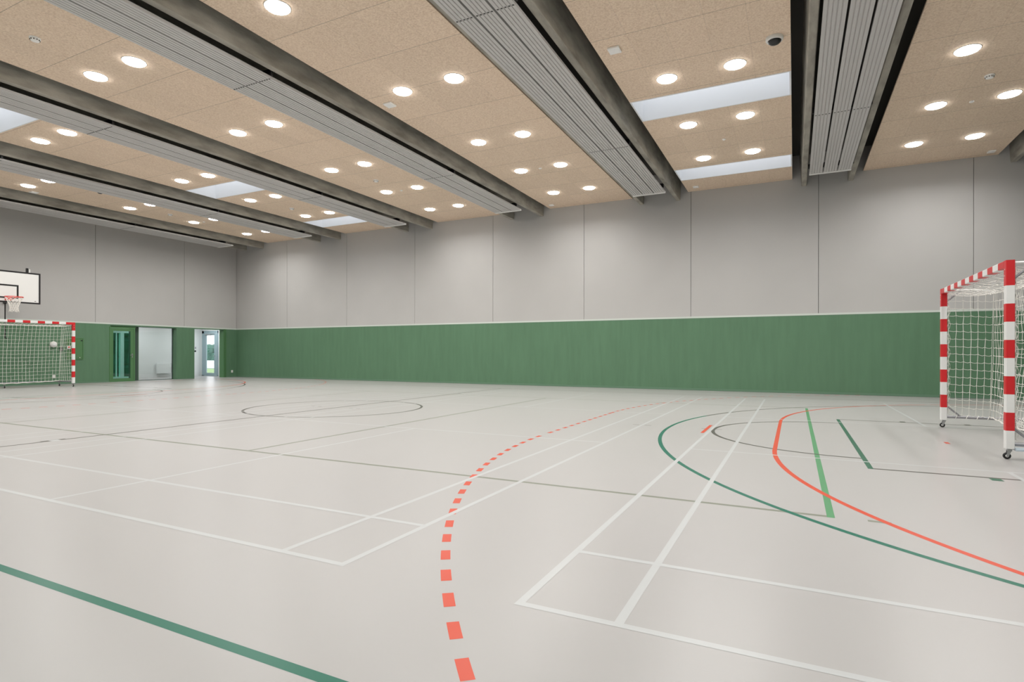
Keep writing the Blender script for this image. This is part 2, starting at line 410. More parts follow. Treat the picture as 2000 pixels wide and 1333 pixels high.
for k in (1, 4):
    for (a, b) in SKY[k]:
        wn += 1; c = BAY[k]
        sh = MB(); x0, x1, z0, z1, t = c - 1.5, c + 1.5, ZC - 0.004, 7.62, 0.03
        # opening lining splayed walls
        sh.box((x0, a, z0), (x1, a + t, z1)); sh.box((x0, b - t, z0), (x1, b, z1))
        sh.box((x0, a + t, z0), (x0 + t, b - t, z1)); sh.box((x1 - t, a + t, z0), (x1, b - t, z1))
        w = struct('window_%d' % wn, sh, M['shaft'], 'white lined skylight well, %s, %s' % (
            'skylit bay second from the right' if k == 1 else 'skylit bay fifth from the right',
            {16.45: 'nearest the back wall', 11.60: 'second from the back wall', 5.55: 'third from the back wall', 0.75: 'fourth from the back wall'}[a]))
        fr = MB()
        fr.box((x0 - 0.05, a - 0.05, z1), (x1 + 0.05, a + 0.05, z1 + 0.06)); fr.box((x0 - 0.05, b - 0.05, z1), (x1 + 0.05, b + 0.05, z1 + 0.06))
        fr.box((x0 - 0.05, a + 0.05, z1), (x0 + 0.05, b - 0.05, z1 + 0.06)); fr.box((x1 - 0.05, a + 0.05, z1), (x1 + 0.05, b - 0.05, z1 + 0.06))
        fr.box((c - 0.025, a + 0.05, z1), (c + 0.025, b - 0.05, z1 + 0.06))
        fr.build('skylight_frame', M['white'], w)
        gp = MB(); gp.box((x0 + 0.05, a + 0.05, z1 + 0.02), (x1 - 0.05, b - 0.05, z1 + 0.032)); gp.build('skylight_pane', M['glass'], w)

# ------------------------------------------------------------------ concrete ribs and radiant panels
ORD = ['first', 'second', 'third', 'fourth', 'fifth', 'sixth', 'seventh']
ZR = 6.12
rib_src = None
for i, c in enumerate(PAIR):
    for s, side in ((-1, 'left'), (1, 'right')):
        if i == 0 and s == 1: pass
        lab = 'raw concrete ceiling rib, %s rib of the %s pair counted from the right' % (side, ORD[i])
        if i == 0: lab = 'dark concrete ceiling rib at the right edge of the picture' if s == -1 else 'concrete ceiling rib nearest the right wall'
        mb = MB()
        o_, i_ = 0.655, 0.525          # outer / inner edge of the rib bottom from the pair centre
        prof = [(s * o_, ZR + 0.012), (s * (o_ - 0.012), ZR), (s * (i_ + 0.012), ZR), (s * i_, ZR + 0.012), (s * (i_ - 0.03), ZD), (s * (o_ + 0.055), ZD)]
        mb.extrude_y(prof, YF, YB + 0.02)
        o = mb.build('concrete_beam', M['concrete'], None, (c, 0, 0))
        tag(o, lab, 'ceiling beam', 'concrete ceiling ribs')
ZP = 6.005
def strip_prof(xa, xb):
    n = 4; w = xb - xa; p = []
    p.append((xa, ZP + 0.045)); p.append((xa, ZP))
    for k in range(n):
        gx_ = xa + w * (k + 1) / (n + 1)
        p += [(gx_ - 0.009, ZP), (gx_ - 0.003, ZP + 0.014), (gx_ + 0.003, ZP + 0.014), (gx_ + 0.009, ZP)]
    p += [(xb, ZP), (xb, ZP + 0.045)]
    return p
src = None
for i, c in enumerate(PAIR):
    lab = 'grey grooved radiant heating panel between the %s pair of ribs counted from the right' % ORD[i]
    if src is None:
        src = thing('heating_panel', lab, 'heating panel', (c, 0, ZP), 0, 'radiant heating panels in the ceiling')
        wS, gp_ = 0.300, 0.035
        for j in range(3):
            xa = -0.485 + j * (wS + gp_)
            mb = MB(); mb.extrude_y([(x, z - ZP) for x, z in strip_prof(xa, xa + wS)], YF + 0.6, 17.22)
            for yj in (1.06, 7.06, 13.06):
                for q in range(5): mb.box((xa + wS * (q + 0.5) / 5 - 0.014, yj - 0.012, -0.004), (xa + wS * (q + 0.5) / 5 + 0.014, yj + 0.012, 0.0005), 1)
            mb.build('panel_strip', [M['radiant'], M['gap']], src)
        for yj in (1.06, 7.06, 13.06, 16.9):      # cross rails carrying the strips from rib to rib
            mb = MB(); mb.box((-0.518, yj - 0.02, 0.045), (0.518, yj + 0.02, 0.165)); mb.build('support_rail', M['black'], src)
        mb = MB(); mb.box((-0.489, 17.22, -0.010), (0.489, 17.33, 0.045), bev=0.004); mb.build('end_cap', M['radiant_cap'], src)
        o = src
    else:
        o = copy_tree(src); o.location = (c, 0, ZP); o['label'] = lab

# ------------------------------------------------------------------ downlights
BN = ['rightmost ceiling bay', 'skylit bay second from right', 'third ceiling bay from right', 'fourth ceiling bay from right', 'skylit bay fifth from right', 'leftmost ceiling bay']
RA = [16.986, 14.555, 12.13, 9.103, 6.063, 3.65, 1.22]
RB = [15.744, 13.309, 10.896, 7.308, 4.90, 2.48]
ld = bpy.data.lights.new('downlight_lamp', 'AREA'); ld.shape = 'DISK'; ld.size = 0.34; ld.energy = 29; ld.color = (1.0, 0.985, 0.965); ld.spread = math.radians(150)
src = None
for k, c in enumerate(BAY):
    for r, y in enumerate(RB if k in (1, 4) else RA):
        for s, sd in ((0, 'left'), (1, 'right')):
            x = c - 0.602 + 1.2 * s
            lab = 'lit round downlight, %s of %s pair from back wall, %s' % (sd, ORD[r], BN[k])
            if src is None:
                src = thing('downlight', lab, 'ceiling light', (x, y, ZC), 0, 'round downlights in the ceiling')
                mb = MB(); mb.lathe([(0.179, -0.002), (0.186, -0.009), (0.192, -0.006), (0.194, 0.0)], n=40); mb.build('trim_ring', M['plastic'], src)
                mb = MB(); mb.lathe([(0.0, -0.030), (0.10, -0.029), (0.165, -0.024), (0.183, -0.006), (0.183, -0.001)], n=40); mb.build('diffuser', M['lamp'], src)
                lo = bpy.data.objects.new('lamp', ld); COL.objects.link(lo); lo.parent = src; lo.location = (0, 0, -0.034)
                o = src
            else:
                o = copy_tree(src); o.location = (x, y, ZC); o['label'] = lab

# ------------------------------------------------------------------ small ceiling devices
def square_box(x, y, lab, sz=0.20):
    mb = MB(); h = sz / 2
    mb.box((-h, -h, -0.035), (h, h, 0), 0, bev=0.006); mb.box((-h + .02, -h + .02, -0.037), (h - .02, h - .02, -0.034), 0)
    o = mb.build('emergency_light', M['device'], None, (x, y, ZC)); tag(o, lab, 'emergency light', 'square ceiling boxes')
square_box(-2.758, 9.45, 'flat square white box on the ceiling, skylit bay second from the right')
square_box(-7.567, 9.46, 'flat square white box beside a downlight, third ceiling bay from the right')
square_box(-14.85, 9.49, 'small square white box touching the heating panel, skylit bay fifth from the right')
square_box(-22.02, 9.54, 'small square white box below the downlight pair at the far left')
square_box(4.50, 18.42, 'flat white box at the back wall end of the rightmost ceiling bay', 0.16)
square_box(-2.742, 18.29, 'flat cream box at the back wall end of the skylit bay second from the right', 0.16)
square_box(-7.595, 18.34, 'flat cream box at the back wall end of the third ceiling bay from the right', 0.16)
def smoke(x, y, lab, R=0.075):
    t = thing('smoke_detector', lab, 'smoke detector', (x, y, ZC), 0, 'round smoke detectors')
    mb = MB(); mb.lathe([(R * 1.05, 0), (R * 1.05, -0.018), (R * 0.92, -0.024)], n=24); mb.build('base', M['device'], t)
    mb = MB(); mb.lathe([(R * 0.80, -0.02), (R * 0.86, -0.034), (R * 0.78, -0.052), (R * 0.45, -0.060), (R * 0.2, -0.062), (0, -0.062)], n=24)
    for q in range(10):
        a = 2 * PI * q / 10; mb.box((R * .86 * math.cos(a) - .006, R * .86 * math.sin(a) - .006, -0.046), (R * .86 * math.cos(a) + .006, R * .86 * math.sin(a) + .006, -0.030), 1)
    mb.build('sensor_head', [M['device'], M['gap']], t)
smoke(3.249, 13.42, 'round white smoke detector in the rightmost ceiling bay')
smoke(-11.24, 4.88, 'round white smoke detector near the top left corner')
smoke(-11.25, 13.43, 'small round white smoke detector between downlights, fourth ceiling bay from the right')
smoke(-16.14, 14.70, 'small round smoke detector in the skylit bay fifth from the right')
smoke(-20.94, 13.33, 'faint round smoke detector in the leftmost ceiling bay')
def dot(x, y, lab):
    mb = MB(); mb.lathe([(0.042, 0), (0.042, -0.012), (0.030, -0.022), (0.0, -0.026)], n=20)
    o = mb.build('motion_sensor', M['device'], None, (x, y, ZC)); tag(o, lab, 'motion sensor', 'small round ceiling sensors')
dot(3.256, 14.64, 'tiny round sensor in the rightmost ceiling bay')
dot(-1.532, 14.58, 'tiny round sensor between four downlights and the skylights, second bay from the right')
dot(-6.383, 14.585, 'tiny round sensor in the third ceiling bay from the right')
dot(-11.225, 14.63, 'tiny round sensor in the fourth ceiling bay from the right')
dot(-20.957, 14.70, 'tiny round sensor in the leftmost ceiling bay')
def dome(x, y, lab, R=0.135, body='plastic'):
    t = thing('dome_camera', lab, 'security camera', (x, y, ZC), 0)
    mb = MB(); mb.lathe([(R, 0), (R, -0.035), (R * 0.93, -0.052), (R * 0.80, -0.056)], n=36); mb.build('housing', M[body], t)
    mb = MB(); mb.lathe([(R * 0.78, -0.052), (R * 0.72, -0.075), (R * 0.52, -0.100), (R * 0.25, -0.113), (0, -0.116)], n=32); mb.build('dome', M['black'], t)
dome(-0.30, 10.27, 'white ceiling dome camera with a black lens dome beside the overhead rib')
dome(-19.90, 10.39, 'small dark camera in the leftmost ceiling bay beside the heating panel', 0.11, 'black')

# ------------------------------------------------------------------ handball goals
def striped(mb, axis, a0, cuts, sec, first):
    """solid bar along axis from a0 with successive cut positions; sec = ((u0,u1),(w0,w1)) of the two other axes"""
    (u0, u1), (w0, w1) = sec; cur = a0; mi = first; r = 0.006
    prof = [(u0 + r, w0), (u1 - r, w0), (u1, w0 + r), (u1, w1 - r), (u1 - r, w1), (u0 + r, w1), (u0, w1 - r), (u0, w0 + r)]
    def P(a, u, w): return (u, w, a) if axis == 'z' else (u, a, w)
    for c in cuts:
        V = [P(cur, u, w) for u, w in prof] + [P(c, u, w) for u, w in prof]
        F = [(i, (i + 1) % 8, 8 + (i + 1) % 8, 8 + i) for i in range(8)] + [tuple(range(8)), tuple(range(8, 16))]
        mb.add(V, F, mi); mi = 1 - mi; cur = c
def net_surface(mb, fn, nu, nv, r, sag, jit, rnd, wave=0.0):
    P = [[Vector(fn(i / nu, j / nv)) for j in range(nv + 1)] for i in range(nu + 1)]
    for i in range(nu + 1):
        for j in range(nv + 1):
            if 0 < i < nu and 0 < j < nv: P[i][j] += Vector((rnd.uniform(-jit, jit), rnd.uniform(-jit, jit), rnd.uniform(-jit, jit)))
    for i in range(nu + 1):
        mb.tube([P[i][j] for j in range(nv + 1)], r, 4, 0, False)
    for j in range(nv + 1):
        pts = []
        for i in range(nu + 1):
            pts.append(P[i][j])
            if i < nu and sag > 0:
                a, b = P[i][j], P[i + 1][j]; sg = sag * rnd.uniform(0.6, 1.3)
                pts.append(a.lerp(b, 0.30) + Vector((0, 0, -sg * 0.7))); pts.append(a.lerp(b, 0.65) + Vector((0, 0, -sg)))
        mb.tube(pts, r, 4, 0, False)
    return P
def goal(name, label, loc, rz, dt, db, seed, dtube, plates=False):
    rnd = random.Random(seed)
    t = thing(name, label, 'handball goal', loc, rz, None)
    Z0, Z1, Wd, T = 0.12, 2.20, 3.16, 0.08
    for y0 in (0, Wd - T):
        mb = MB(); cuts = [Z0 + 0.2 * k for k in range(1, 10)] + [Z1]     # white foot, red corner
        striped(mb, 'z', Z0, cuts, ((0, T), (y0, y0 + T)), 0)
        # bolts on the corner and a hole at the foot
        for bz in (Z1 - 0.10, Z1 - 0.17): mb.lathe([(0.006, 0), (0.006, -0.003)], (0, y0 + T / 2, bz), 'x', 10, 0)
        mb.build('post', [M['g_white'], M['g_red']], t)
    mb = MB(); cuts = [T + 0.20 + 0.2 * k for k in range(14)]; cuts = [0.28 + 0.2 * k for k in range(0, 14)] + [Wd - T - 0.001]
    cuts = [0.28] + [0.28 + 0.2 * k for k in range(1, 14)] + [Wd - T - 0.0005]
    striped(mb, 'y', T + 0.0005, cuts, ((0, T), (Z1 - T, Z1)), 1)
    mb.build('crossbar', [M['g_white'], M['g_red']], t)
    yl, yr = T / 2, Wd - T / 2
    for y in (yl, yr):
        mb = MB(); mb.tube([(T, y, 0.17), (dtube, y, 0.17)], 0.022, 10)
        mb.tube([(T, y, 0.17 + 0.17), (T + 0.17, y, 0.185)], 0.014, 8)
        # lacing of the net around the tube
        for q in range(7):
            xx = T + 0.12 + (dtube - T - 0.16) * q / 6
            mb.tube([(xx - .012, y - .027, .15), (xx, y - .028, .175), (xx + .012, y - .02, .197), (xx + .02, y + .015, .197)], 0.005, 5, 1)
        mb.build('bottom_rail', [M['alu'], M['net']], t)
        mb = MB(); mb.tube([(T, y, Z1 - 0.03), (dt * 0.55, y, Z1 - 0.03), (dt * 0.9, y, Z1 - 0.05), (dt + 0.02, y, Z1 - 0.09)], 0.014, 10, 1)
        mb.tube([(T, y, Z1 - 0.20), (T + 0.17, y, Z1 - 0.04)], 0.014, 8, 0)
        mb.build('top_arm', [M['alu'], M['g_white']], t)
    mb = MB(); mb.tube([(dtube, yl, 0.17), (dtube, yr, 0.17)], 0.022, 10); mb.build('back_rail', M['alu'], t)
    if plates:
        for y, s in ((0.06, 1),):
            mb = MB(); mb.box((T + 0.005, y - 0.07 if s > 0 else y - 0.05, 0.10), (dtube - 0.1, y + 0.05 if s > 0 else y + 0.07, 0.128), bev=0.004); mb.build('counterweight', M['plate'], t)
    def castor(x, y, zt=0.12):
        mb = MB()
        mb.box((x - 0.028, y - 0.028, zt - 0.008), (x + 0.028, y + 0.028, zt), 0, bev=0.002)
        mb.box((x - 0.02, y - 0.022, zt - 0.03), (x + 0.02, y + 0.022, zt - 0.006), 0, bev=0.004)
        for s in (-1, 1): mb.add([(x - 0.022, y + s * 0.018, zt - 0.02), (x + 0.016, y + s * 0.018, zt - 0.02), (x - 0.012, y + s * 0.018, 0.026), (x - 0.032, y + s * 0.018, 0.03),
                                  (x - 0.022, y + s * 0.021, zt - 0.02), (x + 0.016, y + s * 0.021, zt - 0.02), (x - 0.012, y + s * 0.021, 0.026), (x - 0.032, y + s * 0.021, 0.03)],
                                 [(0, 1, 2, 3), (4, 5, 6, 7), (0, 1, 5, 4), (1, 2, 6, 5), (2, 3, 7, 6), (3, 0, 4, 7)], 0)
        c_ = mb.build('castor', M['steel'], t)
        mb = MB(); mb.lathe([(0.010, -0.012), (0.034, -0.012), (0.0365, -0.007), (0.0365, 0.007), (0.034, 0.012), (0.010, 0.012)], (x - 0.022, y, 0.0368), 'y', 20, 0)
        mb.lathe([(0.0, -0.0135), (0.016, -0.0135), (0.016, 0.0135), (0.0, 0.0135)], (x - 0.022, y, 0.0368), 'y', 16, 1)
        mb.build('wheel', [M['black'], M['plastic']], c_)
    castor(0.045, 0.05); castor(0.045, Wd - 0.05)
    for y in (yl, Wd / 2, yr): castor(dtube, y, 0.15)
    # net: back, two sides, roof
    mb = MB(); r = 0.0036 if seed == 3 else 0.0046
    zt_, zb_ = 2.10, 0.19
    def back(u, v):
        y = 0.05 + (Wd - 0.10) * u; z = zt_ - 0.03 * math.sin(PI * u) - (zt_ - zb_) * v
        x = dt + (db - dt) * v + 0.09 * math.sin(PI * u) * math.sin(PI * min(1, v * 0.9 + 0.1)) + 0.02 * math.sin(u * 19 + v * 3)
        return (x, y, z)
    net_surface(mb, back, 29, 16, r, 0.010, 0.006, rnd)
    def side(y0, s):
        def f(u, v):
            z = (zt_ + 0.03 * (1 - u)) - (zt_ - zb_) * v; xb = dt + (db - dt) * v
            return (T + 0.02 + (xb - T - 0.02) * u, y0 + s * 0.05 * math.sin(PI * u) * math.sin(PI * v) + (0.05 - 0.0) * 0 * u, z)
        return f
    ns = max(4, round((dt - T) / 0.105))
    net_surface(mb, side(0.05, 1), ns, 16, r, 0.012, 0.006, rnd); net_surface(mb, side(Wd - 0.05, -1), ns, 16, r, 0.012, 0.006, rnd)
    def roof(u, v):
        return (T + (dt - T) * v, 0.05 + (Wd - 0.10) * u, Z1 - T - 0.012 - 0.035 * math.sin(PI * v) - (Z1 - T - 0.012 - zt_ + 0.03 * math.sin(PI * u)) * v)
    net_surface(mb, roof, 29, ns, r, 0.008, 0.008, rnd)
    # hem ropes
    for y0 in (0.05, Wd - 0.05):
        mb.tube([(T + 0.012 + 0.008 * math.sin(k * 2.1), y0 + 0.004 * math.cos(k * 1.7), Z1 - 0.08 - 1.9 * k / 40) for k in range(41)], 0.005, 5, 0, False)
        mb.tube([(T + 0.03 + 0.014 * math.sin(k * 1.3 + 1), y0, Z1 - 0.10 - 1.85 * k / 40) for k in range(41)], 0.0035, 5, 0, False)
    mb.tube([back(k / 30, 0) for k in range(31)], 0.008, 5, 0, False)
    mb.tube([tuple(Vector(back(k / 30, 1)) + Vector((0, 0, -0.01 + 0.008 * math.sin(k * 2)))) for k in range(31)], 0.012 if seed == 5 else 0.005, 5, 0, False)
    # slack net lying down to the bottom rails
    def skirt(u, v): p = Vector(back(u, 1)); q = Vector((dtube, 0.05 + (Wd - 0.10) * u, 0.185)); return tuple(p.lerp(q, v) + Vector((0, 0, -0.03 * math.sin(PI * v) + 0.01 * math.sin(u * 40))))
    if abs(dtube - db) > 0.12: net_surface(mb, skirt, 29, 4, r, 0.004, 0.01, rnd)
    mb.build('net', M['net'], t)
    return t
goal('handball_goal', 'red and white striped handball goal on castors at the right edge', (2.087, 8.02, 0), 0, 0.66, 0.62, 3, 1.04, True)
goal('handball_goal', 'red and white handball goal at the far left in front of the end wall', (-22.08, 10.76, 0), PI, 0.75, 0.92, 5, 0.95)

# ------------------------------------------------------------------ basketball backboard
XB = -22.80
t = thing('basketball_hoop', 'white basketball backboard with red ring and white net on the end wall', 'basketball hoop', (XL, 9.15, 2.79))
y0, y1, z0, z1 = 8.25, 10.068, 2.787, 3.825
inv = Matrix.Translation((-XL, -9.15, -2.79))
def bt(mb, name, mats, parent=None):
    o = mb.build(name, mats, parent or t)
    if not parent or parent == t: o.data.transform(inv)
    else: o.data.transform(inv)
    return o
mb = MB(); mb.box((XB - 0.03, y0, z0), (XB, y1, z1), 0, bev=0.003); board = bt(mb, 'backboard', M['board'])
mb = MB(); e = 0.05
def rectline(mb, ya, yb, za, zb, w, x0, x1):
    mb.box((x0, ya, za), (x1, yb, za + w)); mb.box((x0, ya, zb - w), (x1, yb, zb)); mb.box((x0, ya, za + w), (x1, ya + w, zb - w)); mb.box((x0, yb - w, za + w), (x1, yb, zb - w))
rectline(mb, y0, y1, z0, z1, e, XB + 0.0005, XB + 0.003)
rectline(mb, 9.16 - 0.305, 9.16 + 0.305, 2.925, 3.375, e, XB + 0.0005, XB + 0.003)
mb.box((XB + 0.0005, 9.90, 2.872), (XB + 0.003, 9.945, 2.886)); mb.box((XB + 0.0005, 9.915, 2.886), (XB + 0.003, 9.93, 2.893))
bt(mb, 'border_line', M['blackpaint'], board)
RX, RY, RZ = XB + 0.375, 9.19, 2.955
mb = MB(); mb.torus((RX, RY, RZ), 0.23, 0.010, 40, 8)
mb.box((XB + 0.003, RY - 0.09, RZ - 0.10), (XB + 0.015, RY + 0.09, RZ + 0.02)); 
for s in (-1, 1): mb.tube([(XB + 0.01, RY + s * 0.07, RZ), (RX - 0.19, RY + s * 0.12, RZ)], 0.009, 8); mb.tube([(XB + 0.01, RY + s * 0.07, RZ - 0.085), (RX - 0.19, RY + s * 0.12, RZ - 0.01)], 0.008, 8)
for k in range(12):
    a = 2 * PI * k / 12; mb.tube([(RX + .23 * math.cos(a + q), RY + .23 * math.sin(a + q), RZ - d) for q, d in ((-.06, .008), (0, .028), (.06, .008))], 0.004, 5)
bt(mb, 'ring', M['ring'])
mb = MB()
NL = 6; rad = [0.225, 0.185, 0.15, 0.12, 0.105, 0.11, 0.125]; zz = [0, .085, .165, .245, .32, .39, .45]
for k in range(12):
    for d in (1, -1):
        pts = []
        for j in range(NL + 1):
            a = 2 * PI * (k + d * 0.5 * j) / 12; pts.append((RX + rad[j] * math.cos(a), RY + rad[j] * math.sin(a), RZ - 0.02 - zz[j] - (0.02 if j == NL and k % 2 else 0)))
        mb.tube(pts, 0.0065, 5, 0, False)
bt(mb, 'net', M['net'])
mb = MB()
for yy in (8.62, 9.72):
    mb.box((XB - 0.10, yy - 0.025, 2.95), (XB - 0.03, yy + 0.025, 3.97), bev=0.004)
    mb.tube([(XB - 0.08, yy, 3.05), (XL + 0.03, yy, 3.05)], 0.025, 8); mb.tube([(XB - 0.08, yy, 3.65), (XL + 0.03, yy, 3.65)], 0.025, 8)
    mb.tube([(XB - 0.10, yy, 3.60), (XL + 0.05, yy, 3.10)], 0.018, 8)
    mb.box((XL + 0.0, yy - 0.05, 2.85), (XL + 0.04, yy + 0.05, 3.85), bev=0.004)
mb.box((XB - 0.08, 8.62, 3.02), (XB - 0.035, 9.72, 3.07)); mb.box((XB - 0.08, 8.62, 3.62), (XB - 0.035, 9.72, 3.67))
bt(mb, 'wall_bracket', M['black'])
mb = MB(); mb.box((XB - 0.09, 9.765, 3.80), (XB - 0.04, 9.80, 3.94), bev=0.003); bt(mb, 'bracket_cap', M['plastic'])
mb = MB(); mb.tube([(XB - 0.20, 9.19, 3.04), (XB - 0.20, 9.19, 1.63)], 0.017, 8); mb.tube([(XB - 0.20, 9.19, 1.63), (XB - 0.20, 9.27, 1.62)], 0.012, 8); mb.tube([(XB - 0.20, 9.19, 3.04), (XB - 0.06, 9.19, 3.05)], 0.014, 8); bt(mb, 'crank_rod', M['blackpaint'])

# ------------------------------------------------------------------ things on the end wall
def wallbox(name, label, cat, y, z, w, h, d, mats, group=None, mb=None):
    m_ = mb or MB().box((0, -w / 2, -h / 2), (d, w / 2, h / 2), 0, bev=min(w, h, d) * 0.15)
    o = m_.build(name, mats, None, (XL + 0.0005, y, z)); return tag(o, label, cat, group)
t2 = thing('wall_speaker', 'round white wall device seen through the far left goal net', 'wall speaker', (XL, 11.14, 1.47))
mb = MB(); mb.lathe([(0.075, 0.0), (0.112, 0.03), (0.118, 0.07), (0.10, 0.10), (0.07, 0.108)], (0, 0, 0), 'x', 8, smooth=False); mb.build('housing', M['plastic'], t2)
mb = MB(); mb.lathe([(0.068, 0.106), (0.066, 0.116), (0.02, 0.120), (0, 0.120)], (0, 0, 0), 'x', 20); mb.build('grille', M['white'], t2)
mb = MB(); mb.box((0, -0.045, -0.07), (0.05, 0.045, 0.07), 0, bev=0.008); mb.box((0.05, -0.03, -0.05), (0.056, 0.03, 0.02), 0, bev=0.002)
wallbox('wall_switch', 'black switch box on the green end wall beside the goal post', 'switch', 11.40, 1.30, 0, 0, 0, M['black'], mb=mb)
t3 = thing('fire_call_point', 'small white and red call point beside the far left goal post', 'fire alarm', (XL, 11.655, 1.35))
mb = MB(); mb.box((0, -0.055, -0.04), (0.03, 0.055, 0.075), 0, bev=0.006); mb.lathe([(0.034, 0.03), (0.034, 0.034), (0, 0.034)], (0, 0, 0.02), 'x', 16, 1); mb.build('plate', [M['plastic'], M['ring']], t3)
mb = MB(); mb.box((0, -0.05, -0.075), (0.035, 0.055, -0.045), 0, bev=0.004); mb.build('catch', M['black'], t3)
for y, z, lab in ((11.176, 0.285, 'white power socket low on the end wall behind the far left goal'), (18.56, 0.275, 'white power socket low on the end wall beside the room corner')):
    mb = MB(); mb.box((0, -0.05, -0.06), (0.014, 0.05, 0.06), 0, bev=0.004)
    for s in (-1, 1): mb.lathe([(0.018, 0.014), (0.018, 0.0155), (0, 0.0155)], (0, 0, s * 0.026), 'x', 12, 0)
    wallbox('power_socket', lab, 'power socket', y, z, 0, 0, 0, M['plastic'], 'power sockets', mb=mb)
t4 = thing('wall_cabinet', 'green flush wall cabinet door beside the far left goal post', 'wall cabinet', (XL, 11.86, 1.308))
mb = MB(); rectline(mb, -0.29, 0.29, -0.412, 0.412, 0.035, 0.0, 0.016); mb.build('frame', M['green_trim'], t4)
mb = MB(); mb.box((0, -0.25, -0.372), (0.012, 0.25, 0.372), 0, bev=0.003); dr = mb.build('door', M['green_trim'], t4)
mb = MB(); mb.lathe([(0.016, 0.012), (0.016, 0.022), (0, 0.022)], (0, 0.16, -0.335), 'x', 14); mb.build('lock', M['plastic'], dr)
mb = MB(); mb.box((0.012, 0.19, 0.30), (0.02, 0.25, 0.33), 0); mb.build('hinge', M['black'], dr)

# ------------------------------------------------------------------ doorways in the end wall
# green glazed door, front of the recess
mb = MB(); xf0, xf1 = XL - 0.06, XL + 0.012
rectline(mb, 13.06, 14.045, 0.0, 2.20, 0.055, xf0, xf1); mb.box((xf0 - 0.03, 13.06, 2.19), (xf0 + 0.01, 14.12, 2.27), 0)
d1 = struct('door_1', mb, M['green_trim'], 'green framed glazed door, left of the white opening')
mb = MB(); x0, x1 = XL - 0.045, XL + 0.004
mb.box((x0, 13.118, 0.012), (x1, 13.21, 2.14)); mb.box((x0, 13.872, 0.012), (x1, 13.987, 2.14)); mb.box((x0, 13.21, 0.012), (x1, 13.872, 0.13)); mb.box((x0, 13.21, 2.045), (x1, 13.872, 2.14))
lf = mb.build('door_leaf', M['green_trim'], d1)
mb = MB(); mb.box((XL - 0.026, 13.21, 0.13), (XL - 0.018, 13.872, 2.045)); mb.build('door_pane', M['glass_teal'], lf)
mb = MB(); mb.box((XL + 0.004, 13.915, 0.97), (XL + 0.012, 13.955, 1.13), 0, bev=0.003); mb.tube([(XL + 0.01, 13.935, 1.07), (XL + 0.05, 13.935, 1.07), (XL + 0.055, 13.83, 1.07)], 0.010, 8); mb.build('door_handle', M['steel'], lf)
for z in (0.35, 1.05, 1.85):
    mb = MB(); mb.tube([(XL + 0.010, 13.115, z - 0.05), (XL + 0.010, 13.115, z + 0.05)], 0.008, 8); mb.build('hinge', M['green_kick'], lf)
# fixed glazing at the back of the recess
XG = XL - 0.27
mb = MB(); rectline(mb, 14.10, 15.80, 0.0, 2.262, 0.022, XG - 0.03, XG + 0.03); mb.box((XG - 0.05, 13.98, 0.0), (XG + 0.05, 14.30, 2.255), 0)
w_ = struct('window_9', mb, M['frame_grey'], 'tall clear glazing with dark frame showing a white corridor')
mb = MB(); mb.box((XG - 0.005, 14.30, 0.022), (XG + 0.005, 15.778, 2.233)); mb.build('window_pane', M['glass'], w_)
mb = MB(); mb.box((XG - 0.02, 14.30, 0.022), (XG + 0.045, 14.325, 2.233)); mb.build('window_frame', M['green_kick'], w_)
# open doorway trims
mb = MB()
mb.box((XL - 0.30, 18.105, 0.0), (XL + 0.004, 18.12, 2.262), 0); mb.box((XL, 18.12, 0.0), (XL + 0.03, 18.16, 2.30), 0); mb.box((XL, 18.18, 0.0), (XL + 0.022, 18.235, 2.30), 0)
struct('trim_1', mb, M['green_trim'])

# ------------------------------------------------------------------ corridor behind the end wall
XC, YE = -27.20, 18.96
mb = MB()
# far wall with glazed door opening y 14.62..15.62
for a, b, za, zb in ((10.2, 14.62, 0, 2.75), (15.62, 19.06, 0, 2.75), (14.62, 15.62, 2.13, 2.75)): mb.box((XC - 0.2, a, za), (XC, b, zb))
struct('wall_corridor', mb, M['white'], 'white corridor wall seen through the openings')
mb = MB(); mb.box((XC - 0.2, 10.0, 0), (XL - 0.3, 10.2, 2.75)); struct('wall_corridor_near', mb, M['white'])
mb = MB()   # end wall with exit door opening x -27.13..-25.95
mb.box((XC, YE, 0), (-27.17, YE + 0.2, 2.75)); mb.box((-25.90, YE, 0), (XL - 0.3, YE + 0.2, 2.75)); mb.box((-27.17, YE, 2.29), (-25.90, YE + 0.2, 2.75))
struct('wall_corridor_end', mb, M['white'])
mb = MB(); mb.box((XC - 0.2, 10.0, 2.75), (XL - 0.3, YE + 0.2, 2.85)); struct('ceiling_corridor', mb, M['white'])
# exit door at the end
mb = MB(); rx0, rx1 = -27.165, -25.905
mb.box((rx0, YE, 0), (rx0 + 0.13, YE + 0.07, 2.285)); mb.box((rx1 - 0.06, YE, 0), (rx1, YE + 0.07, 2.285)); mb.box((rx0, YE, 2.16), (rx1, YE + 0.07, 2.285)); mb.box((rx0, YE, 0), (rx1, YE + 0.07, 0.03))
d2 = struct('door_2', mb, M['frame_blue'], 'blue grey glazed exit door at the end of the corridor')
mb = MB(); xa, xb = rx0 + 0.135, rx1 - 0.065; ya, yb = YE - 0.005, YE + 0.045
mb.box((xa, ya, 0.035), (-26.83, yb, 2.155), 0); mb.box((-26.22, ya, 0.035), (xb, yb, 2.155), 0); mb.box((-26.83, ya, 0.035), (-26.22, yb, 0.156), 0); mb.box((-26.83, ya, 2.055), (-26.22, yb, 2.155), 0)
l2 = mb.build('door_leaf', M['frame_blue'], d2)
mb = MB(); mb.box((-26.83, YE + 0.015, 0.156), (-26.22, YE + 0.025, 2.055)); mb.build('door_pane', M['glass'], l2)
